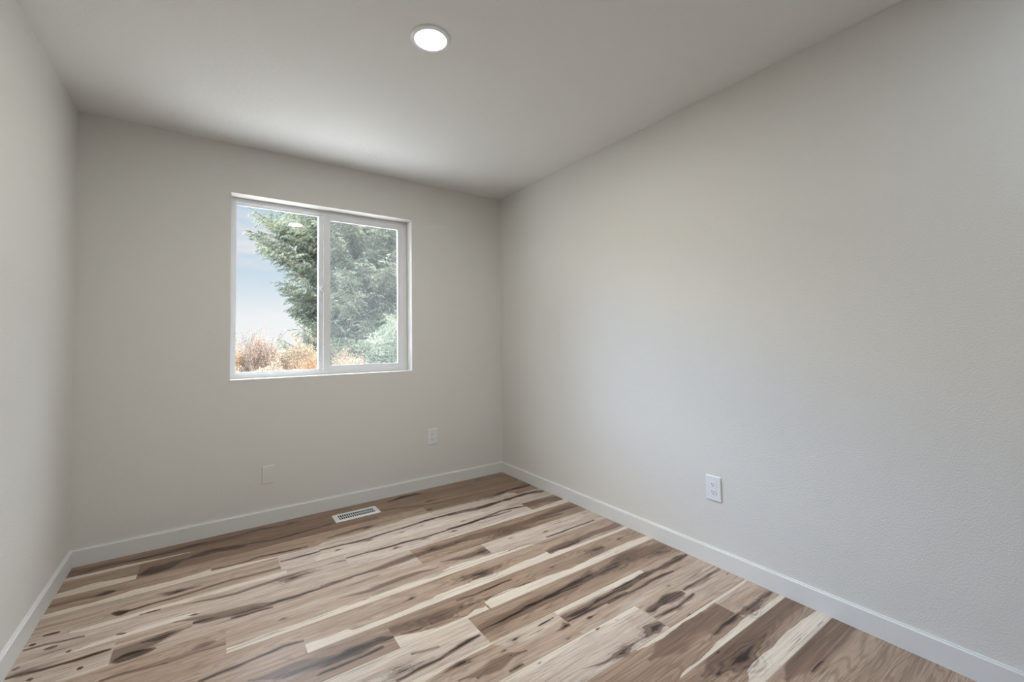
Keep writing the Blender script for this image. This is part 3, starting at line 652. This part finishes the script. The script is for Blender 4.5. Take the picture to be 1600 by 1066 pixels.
wpart('pull_rail', bm, M_vinyl, parent=win, bevel=0.001, seg=2)
wpart('glass_pane', bx(SX + 0.043, WX1 - 0.074, 0.120, 0.123, WZ0 + 0.060, WZ1 - 0.062), M_glass)
bm = bmesh.new(); box(bm, SX - 0.016, SX + 0.010, 0.095, 0.108, 1.532, 1.578); box(bm, SX - 0.022, SX - 0.008, 0.089, 0.098, 1.545, 1.562)
wpart('latch', bm, M_vinyl, bevel=0.002, seg=2)
bm = bmesh.new(); ring(bm, SX - 0.01, WX1 - 0.030, WZ0 + 0.030, WZ1 - 0.030, 0.012, 0.150, 0.160)
wpart('screen_frame', bm, M_vinyl, bevel=0.001, seg=1)
wpart('insect_screen', bx(SX + 0.001, WX1 - 0.041, 0.1548, 0.1552, WZ0 + 0.041, WZ1 - 0.041), M_screen)

# ------------------------------------------------------------------ recessed disc light
LC = Vector((-1.393, -1.592, H))
lamp = tag(empty('ceiling_light', LC), 'round flush white disc light glowing in the ceiling', 'ceiling light')
def lathe(profile, seg=64):
    bm = bmesh.new(); rings = []
    for r, z in profile:
        if r < 1e-6: rings.append([bm.verts.new((0, 0, z))])
        else: rings.append([bm.verts.new((r * math.cos(2 * PI * i / seg), r * math.sin(2 * PI * i / seg), z)) for i in range(seg)])
    for a, b in zip(rings[:-1], rings[1:]):
        for i in range(seg):
            j = (i + 1) % seg
            q = [a[i % len(a)], a[j % len(a)], b[j % len(b)], b[i % len(b)]]
            q2 = []
            for v in q:
                if v not in q2: q2.append(v)
            if len(q2) > 2: bm.faces.new(q2)
    bmesh.ops.recalc_face_normals(bm, faces=bm.faces)
    return bm
build('trim_ring', lathe([(0.084, -0.0002), (0.0835, -0.004), (0.080, -0.0065), (0.072, -0.0085), (0.067, -0.0088), (0.0662, -0.006), (0.0662, -0.0002)]), M_ring, lamp, smooth=True)
em = bpy.data.materials.new('lamp_diffuser'); em.use_nodes = True; nt = em.node_tree; nt.nodes.clear()
ee = N(nt, 'ShaderNodeEmission', i_Strength=6.0); ee.inputs[0].default_value = (1.0, 0.99, 0.97, 1)
oo = N(nt, 'ShaderNodeOutputMaterial'); L(nt, ee.outputs[0], oo.inputs[0])
build('diffuser', lathe([(0.0, -0.0072), (0.04, -0.0070), (0.066, -0.0062)]), em, lamp, smooth=True)
ld = bpy.data.lights.new('disc_lamp', 'AREA'); ld.shape = 'DISK'; ld.size = 0.13; ld.energy = LAMP_W; ld.color = (0.98, 0.995, 0.95)
lo = bpy.data.objects.new('disc_lamp', ld); C.objects.link(lo); lo.parent = lamp; lo.location = (0, 0, -0.010)

fill_lamp = copy_tree(lamp); fill_lamp.location = (-0.72, -3.60, H)  # unseen copy of the disc light, added to brighten the near walls
tag(fill_lamp, 'added fill light in the ceiling behind the camera, out of view', 'ceiling light')
for ch in fill_lamp.children:
    if ch.type == 'LIGHT': ch.data = ch.data.copy(); ch.data.energy = FILL_W; ch.data.color = (0.78, 0.92, 1.08)
# ------------------------------------------------------------------ outlets and wall plate
def plate_mesh(w_, h_, t_):
    """cover plate lying in xz, front towards -y, with sloped rim"""
    bm = bmesh.new(); a, b = w_ / 2, h_ / 2
    def rect(a, b, y, r, n=4):
        out = []
        for sx_, sz_, a0 in ((1, 1, 0), (-1, 1, PI / 2), (-1, -1, PI), (1, -1, 1.5 * PI)):
            for i in range(n + 1):
                t = a0 + PI / 2 * i / n
                out.append(bm.verts.new((sx_ * (a - r) + r * math.cos(t), y, sz_ * (b - r) + r * math.sin(t))))
        return out
    Ls = [rect(a, b, 0, 0.003), rect(a, b, -t_ * 0.45, 0.003), rect(a - 0.0015, b - 0.0015, -t_ * 0.85, 0.003), rect(a - 0.004, b - 0.004, -t_, 0.002)]
    n = len(Ls[0])
    for p, q in zip(Ls[:-1], Ls[1:]):
        for i in range(n): bm.faces.new([p[i], p[(i + 1) % n], q[(i + 1) % n], q[i]])
    bm.faces.new(Ls[-1]); bm.faces.new(Ls[0][::-1])
    bmesh.ops.recalc_face_normals(bm, faces=bm.faces)
    return bm
def disc(bm, r, y0, y1, cx=0, cz=0, flat=None, n=24):
    A, B = [], []
    for i in range(n):
        t = 2 * PI * i / n; x, z = r * math.cos(t), r * math.sin(t)
        if flat: z = max(-flat, min(flat, z))
        A.append(bm.verts.new((cx + x, y0, cz + z))); B.append(bm.verts.new((cx + x, y1, cz + z)))
    bm.faces.new(A); bm.faces.new(B[::-1])
    for i in range(n): bm.faces.new([A[i], A[(i + 1) % n], B[(i + 1) % n], B[i]])
    bmesh.ops.recalc_face_normals(bm, faces=bm.faces)
    return bm
PT = 0.0065
def make_outlet():
    r = empty('wall_outlet', (0, 0, 0))
    build('cover_plate', plate_mesh(0.082, 0.126, PT), M_plastic, r)
    for s in (1, -1):
        rc = build('receptacle', disc(bmesh.new(), 0.0172, -PT + 0.0005, -PT - 0.0022, 0, s * 0.0195, flat=0.0142), M_plastic, r)
        y0, y1 = -PT - 0.0020, -PT - 0.0026
        zc = s * 0.0195
        for xx, hh in ((-0.0064, 0.0082), (0.0064, 0.0066)):
            build('blade_slot', bx(xx - 0.0014, xx + 0.0014, y1, y0, zc + 0.0035 - hh / 2, zc + 0.0035 + hh / 2), M_slot, rc)
        build('ground_hole', disc(bmesh.new(), 0.0028, y0, y1, 0, zc - 0.0068, n=12), M_slot, rc)
    build('screw', disc(bmesh.new(), 0.0030, -PT + 0.0003, -PT - 0.0012, n=14), M_plastic, r)
    return r
outlet = make_outlet()
outlet.location = (-0.673, 0, 0.4015)
tag(outlet, 'white duplex outlet on the window wall, right of the window near the corner', 'outlet', 'duplex wall outlets')
o2 = copy_tree(outlet)
o2.location = (0, -1.978, 0.391); o2.rotation_euler = (0, 0, -PI / 2)
tag(o2, 'white duplex outlet on the plain windowless right wall above its baseboard', 'outlet')
bp_ = tag(empty('blank_wall_plate', (-1.823, 0, 0.3145)), 'blank cover plate painted wall colour, low on the wall below the window', 'wall plate')
build('cover_plate', plate_mesh(0.073, 0.114, 0.006), M_painted, bp_)
for s in (1, -1):
    build('screw', disc(bmesh.new(), 0.0028, -0.0055, -0.0066, 0, s * 0.021, n=12), M_painted, bp_)

# ------------------------------------------------------------------ floor register
vx, vy = -1.317, -0.193
vent = tag(empty('floor_vent', (vx, vy, 0)), 'white metal floor register with narrow louvres set in the plank floor', 'vent')
VW, VD = 0.146, 0.067
bm = bmesh.new()
OX, OY, IX, IY, VT = VW, VD, 0.120, 0.040, 0.005
o4 = [(-OX, -OY), (OX, -OY), (OX, OY), (-OX, OY)]; t4 = [(-OX + 0.006, -OY + 0.006), (OX - 0.006, -OY + 0.006), (OX - 0.006, OY - 0.006), (-OX + 0.006, OY - 0.006)]
i4 = [(-IX, -IY), (IX, -IY), (IX, IY), (-IX, IY)]
LL = [[bm.verts.new((x, y, z)) for x, y in pp] for pp, z in ((o4, 0.0), (o4, 0.0015), (t4, VT), (i4, VT), (i4, 0.0012))]
for p, q in zip(LL[:-1], LL[1:]):
    for i in range(4): bm.faces.new([p[i], p[(i + 1) % 4], q[(i + 1) % 4], q[i]])
bmesh.ops.recalc_face_normals(bm, faces=bm.faces)
build('flange', bm, M_metalw, vent)
build('duct_shade', bx(-IX + 0.0005, IX - 0.0005, -IY + 0.0005, IY - 0.0005, 0.0003, 0.0010), M_dark, vent)  # near-black sheet on the floor, stands for the shade inside the duct
bm = bmesh.new(); NS = 17
for i in range(NS + 1):
    x = -IX + 2 * IX * i / NS; hw = 0.0015 if 0 < i < NS else 0.003
    for y0, y1 in ((-IY, -0.0015), (0.0015, IY)):
        # slightly tilted louvre blade
        vs4 = [bm.verts.new(p) for p in ((x - hw - 0.0004, y0, 0.0013), (x + hw - 0.0004, y0, 0.0013), (x + hw - 0.0004, y1, 0.0013), (x - hw - 0.0004, y1, 0.0013),
                                         (x - hw + 0.0004, y0, VT - 0.0003), (x + hw + 0.0004, y0, VT - 0.0003), (x + hw + 0.0004, y1, VT - 0.0003), (x - hw + 0.0004, y1, VT - 0.0003))]
        for f in ((3, 2, 1, 0), (4, 5, 6, 7), (0, 1, 5, 4), (1, 2, 6, 5), (2, 3, 7, 6), (3, 0, 4, 7)): bm.faces.new([vs4[i_] for i_ in f])
lv = build('louvres', bm, M_metalw, vent)
build('centre_bar', bx(-IX, IX, -0.0018, 0.0018, 0.0013, VT - 0.0002), M_metalw, vent)
build('damper_lever', bx(IX + 0.008, IX + 0.011, -0.008, 0.008, VT, VT + 0.003), M_metalw, vent, bevel=0.0007)

# ------------------------------------------------------------------ outside
GZ = -0.45
M_lawn = mat('dry_grass', (0.13, 0.105, 0.07), 0.9, 0.1, bump=(30, 0.02, 4.0), var=(1.3, 0.2))
M_bounce = mat('pale_bounce', (0.57, 0.55, 0.515), 0.85, 0.2, bump=(40, 0.001), var=(2.0, 0.06))
tag(build('ground', bx(-60, 60, -20, 90, GZ - 0.3, GZ), M_lawn), kind='structure')
tag(build('bounce_slab', bx(-9.0, 4.0, TH, 3.6, GZ, GZ + 0.04), M_bounce, bevel=0.008), 'pale slab on the ground outside the window wall, unseen, added to bounce light in', 'bounce_slab', kind='structure')  # unseen reflector, added to throw daylight up onto the ceiling
M_bark = mat('spruce_bark', (0.17, 0.13, 0.11), 0.9, 0.1, bump=(30, 0.01, 4.0), var=(12, 0.3))
M_twig = mat('shrub_twig', (0.16, 0.105, 0.085), 0.85, 0.1, var=(20, 0.3))
M_spr = leaf_mat('spruce_needles', (0.045, 0.075, 0.05), (0.42, 0.44, 0.32), 1.3, 0.25, 18)
M_jun = leaf_mat('juniper_scales', (0.09, 0.125, 0.085), (0.36, 0.38, 0.28), 2.0, 0.25, 20)
def rotm(d, up=(0, 0, 1)):
    """(n,3) directions -> (n,3,3) frames whose first column is d"""
    d = d / np.linalg.norm(d, axis=1, keepdims=True); up = np.tile(np.array(up, float), (len(d), 1))
    s = np.cross(up, d); s /= np.linalg.norm(s, axis=1, keepdims=True) + 1e-9
    return np.stack([d, s, np.cross(d, s)], 2)
def brush(n, ln, nl, nw, rs):
    """bottle-brush twig: n needle blades set round an axis of length ln (quads)"""
    V = []
    for i in range(n):
        t = (i + 0.5) / n; a = i * 2.4 + rs.rand() * 0.5; x = t * ln
        side = np.array([0, math.cos(a), math.sin(a)]); tip = np.array([x + nl * 0.7, 0, 0]) + side * nl * (1 - 0.45 * t)
        wv = np.cross(side, [1, 0, 0]) * nw / 2 + np.array([0.25 * nw, 0, 0])
        V += [np.array([x, 0, 0]) - wv, np.array([x, 0, 0]) + wv, tip + wv * 0.35, tip - wv * 0.35]
    V += [np.array(p) for p in ((0, -nw * .35, 0), (0, nw * .35, 0), (ln, nw * .25, 0), (ln, -nw * .25, 0))]
    return np.array(V)
def scatter(P, D, S, tmpl, rs):
    """copies of a template at points P along D with sizes S"""
    R = rotm(D); n = len(P); ph = rs.rand(n) * 6.28
    c, s = np.cos(ph)[:, None], np.sin(ph)[:, None]
    y = tmpl[None, :, 1] * c - tmpl[None, :, 2] * s; z = tmpl[None, :, 1] * s + tmpl[None, :, 2] * c
    T = np.stack([np.broadcast_to(tmpl[None, :, 0], y.shape), y, z], 2) * S[:, None, None]
    V = np.einsum('nij,nkj->nki', R, T) + P[:, None, :]
    return V.reshape(-1, 3)
def tubes(segs, m, name, parent, k=5):
    """tapered tubes from a list of (p0, p1, r0, r1)"""
    A = np.array([s[0] for s in segs]); B = np.array([s[1] for s in segs]); r0 = np.array([s[2] for s in segs]); r1 = np.array([s[3] for s in segs])
    R = rotm(B - A + 1e-9, (0.13, 0.21, 0.97)); n = len(segs); V = np.zeros((n, 2, k, 3))
    for i in range(k):
        a = 2 * PI * i / k; o = math.cos(a) * R[:, :, 1] + math.sin(a) * R[:, :, 2]
        V[:, 0, i] = A + o * r0[:, None]; V[:, 1, i] = B + o * r1[:, None]
    F = []
    b0 = np.arange(n)[:, None] * (2 * k)
    for i in range(k):
        j = (i + 1) % k; F.append(np.concatenate([b0 + i, b0 + j, b0 + k + j, b0 + k + i], 1))
    return mesh_np(name, V.reshape(-1, 3), np.concatenate(F), m, parent, smooth=True)

def spruce(loc, height, rad, seed, zlo=0.75):
    rs = np.random.RandomState(seed)
    root = empty('spruce_tree', loc)
    hs = np.linspace(0, height, 26)
    segs = [((0.05 * math.sin(a * .7), 0.04 * math.cos(a), a), (0.05 * math.sin(b * .7), 0.04 * math.cos(b), b), 0.17 * (1 - a / height) + 0.01, 0.17 * (1 - b / height) + 0.01) for a, b in zip(hs[:-1], hs[1:])]
    tubes(segs, M_bark, 'trunk', root, 10)
    bs, P, D, S = [], [], [], []
    z = zlo
    while z < height - 0.2:
        hi = z > 6.2
        nb = 15 if not hi else 7
        R0 = rad * float(np.interp(z, (1.2, 2.2, 3.1, 4.2, 5.7, height), (0.62, 0.74, 0.64, 0.76, 1.0, 0.05)))
        for b_ in range(nb):
            az = rs.rand() * 2 * PI; Lb = R0 * rs.uniform(0.74, 1.08) + 0.15; z0 = z + rs.uniform(-0.14, 0.14)
            droop = rs.uniform(0.16, 0.34) * Lb; up = rs.uniform(0.02, 0.12) * Lb
            def pt(t):
                r = Lb * t; zz = z0 - droop * math.sin(t * PI * 0.75) + up * t ** 3
                return np.array([r * math.cos(az), r * math.sin(az), zz])
            ns = 7; q = [pt(t) for t in np.linspace(0, 1, ns)]
            for i in range(ns - 1): bs.append((q[i], q[i + 1], 0.022 * (1 - i / ns) + 0.003, 0.022 * (1 - (i + 1) / ns) + 0.003))
            t = 0.16
            stp = (0.095 if not hi else 0.18) / Lb
            while t < 1.0:
                p = pt(t); d = pt(min(1, t + .02)) - pt(t - .02); d /= np.linalg.norm(d)
                for sd_ in (-1, 1):
                    sp = (0.26 + 0.46 * (1 - t)) * rs.uniform(0.65, 1.1) * min(1, Lb / 1.6)
                    sidev = np.cross(d, [0, 0, 1]) * sd_; sidev /= np.linalg.norm(sidev)
                    dd = d * 0.62 + sidev * 0.75 + np.array([0, 0, rs.uniform(-0.75, 0.0)]); dd /= np.linalg.norm(dd)
                    e_ = p + dd * sp + np.array([0, 0, -0.10 * sp])
                    bs.append((p, e_, 0.005, 0.002))
                    m_ = max(2, int(sp / 0.065))
                    for j in range(m_):
                        u = (j + rs.rand()) / m_
                        P.append(p + (e_ - p) * u)
                        D.append(dd + np.array([rs.uniform(-.5, .5), rs.uniform(-.5, .5), rs.uniform(-.75, 0.1)])); S.append(rs.uniform(0.75, 1.25) * (1 if not hi else 1.6))
                P.append(p); D.append(d + rs.uniform(-.3, .3, 3)); S.append(1.0)
                t += stp
        z += 0.21 if z < 6.2 else 0.4
    tubes(bs, M_bark, 'branches', root, 4)['kind'] = 'stuff'
    tm = brush(14, 0.115, 0.036, 0.0135, rs)
    V = scatter(np.array(P), np.array(D), np.array(S), tm, rs)
    f = mesh_np('needles', V, np.arange(len(V)).reshape(-1, 4), M_spr, root); f['kind'] = 'stuff'
    print('spruce twigs', len(P))
    return root
sp = spruce((2.15, 11.2, GZ), 14.5, 3.3, 5, 1.35)
tag(sp, 'tall blue-green spruce with drooping branches outside, filling the right window pane', 'tree')

def bushy(name, loc, rx, ry, h, n_stem, n_leaf, m_leaf, leafsz, seed, brushy=False, twigs=0):
    rs = np.random.RandomState(seed)
    root = empty(name, loc)
    segs, tips = [], []
    for i in range(n_stem):
        az = rs.rand() * 2 * PI; el = rs.uniform(0.0, 1.0) ** 0.6; q = np.array([0.12 * math.cos(az), 0.12 * math.sin(az), 0.0])
        tgt = np.array([rx * el * math.cos(az), ry * el * math.sin(az), h * (1 - 0.25 * el ** 3) * rs.uniform(0.62, 1.0)])
        prev = q; r = 0.016
        for j in range(1, 6):
            t = j / 5; p = q + (tgt - q) * t + np.array([rs.uniform(-.05, .05), rs.uniform(-.05, .05), 0.18 * h * math.sin(t * PI) * (1 - t)])
            segs.append((prev, p, r, r * 0.75)); r *= 0.75
            for _ in range(3):
                dv = (p - prev); dv /= np.linalg.norm(dv)
                e_ = p + (dv * 0.7 + rs.uniform(-.7, .7, 3)) * rs.uniform(0.08, 0.22) * (0.5 + h / 2)
                if e_[2] < 0.03: e_[2] = 0.03
                segs.append((p, e_, 0.005, 0.002)); tips.append((p, e_))
            prev = p
    tubes(segs, M_twig, 'stems', root, 4)['kind'] = 'stuff'
    if n_leaf:
        a = np.array([t[0] for t in tips]); b = np.array([t[1] for t in tips])
        k = rs.randint(0, len(a), n_leaf); u = rs.rand(n_leaf, 1)
        P = a[k] + (b[k] - a[k]) * u + rs.normal(0, 0.03, (n_leaf, 3))
        nv = n_leaf // 2                                # the rest fill the thicket evenly
        rr = np.sqrt(rs.rand(nv)); aa = rs.rand(nv) * 2 * PI
        P[:nv] = np.stack([rx * rr * np.cos(aa), ry * rr * np.sin(aa), h * (1 - 0.22 * rr ** 3) * rs.rand(nv) ** 0.7 * 0.96], 1)
        P[:, 2] = np.maximum(P[:, 2], 0.03)
        D = (b[k] - a[k]) / np.linalg.norm(b[k] - a[k], axis=1, keepdims=True) * 0.6 + rs.uniform(-.8, .8, (n_leaf, 3))
        if brushy: tm = brush(14, 0.10, 0.022, 0.009, rs)
        else: tm = np.array([(0, 0, 0), (0.5, -0.28, 0.05), (1.0, 0, 0), (0.5, 0.28, 0.05)]) * leafsz
        V = scatter(P, D, rs.uniform(0.7, 1.3, n_leaf), tm, rs)
        mesh_np('foliage' if brushy else 'leaves', V, np.arange(len(V)).reshape(-1, 4), m_leaf, root)['kind'] = 'stuff'
    return root
M_or = leaf_mat('rust_leaves', (0.20, 0.105, 0.055), (0.36, 0.235, 0.14), 2, 0.3)
M_tan = leaf_mat('tan_leaves', (0.19, 0.14, 0.09), (0.42, 0.34, 0.235), 2, 0.3)
M_gry = leaf_mat('greybrown_leaves', (0.15, 0.105, 0.08), (0.33, 0.26, 0.20), 2, 0.3)
M_grn = leaf_mat('dusty_leaves', (0.07, 0.09, 0.065), (0.15, 0.165, 0.13), 2, 0.3)
sh = [  # x, y, rx, ry, h, material, label
    (-2.00, 7.4, 0.42, 0.45, 1.70, M_or, 'rust-orange autumn shrub outside, at the left edge of the left pane'),
    (-1.22, 7.4, 0.42, 0.45, 1.72, M_gry, 'bare grey-brown twiggy shrub outside, right of the rust-orange shrub'),
    (-0.44, 7.4, 0.42, 0.45, 1.66, M_tan, 'tan dry-leaved shrub outside, under the tips of the spruce branches'),
    (-1.95, 6.3, 0.38, 0.42, 1.22, M_tan, 'straw-coloured low shrub outside, in front of the rust-orange shrub'),
    (-1.18, 6.3, 0.38, 0.42, 1.20, M_tan, 'pale straw shrub outside, lowest in the middle of the left pane'),
    (-0.42, 6.3, 0.38, 0.42, 1.24, M_or, 'peach-brown low shrub outside, beside the window centre stile'),
    (0.34, 6.5, 0.38, 0.42, 1.35, M_tan, 'cream dry shrub outside, low at the left of the right pane'),
]
for i, (x, y, rx, ry, h, m_, lb) in enumerate(sh):
    o = bushy('autumn_shrub', (x, y, GZ), rx, ry, h, 40, 26000, m_, 0.024, 40 + i)
    tag(o, lb, 'shrub')
o = bushy('leafy_shrub', (-1.45, 8.9, GZ), 0.6, 0.35, 1.85, 22, 1500, M_grn, 0.035, 60)
tag(o, 'green sparse-leaved shrub outside, its tips showing above the grey-brown shrub', 'shrub')
o = bushy('juniper_bush', (1.72, 6.9, GZ), 0.85, 0.75, 2.12, 52, 12000, M_jun, 0.05, 70, brushy=True)
tag(o, 'pale green juniper bush outside, low in the right pane before the spruce', 'bush')
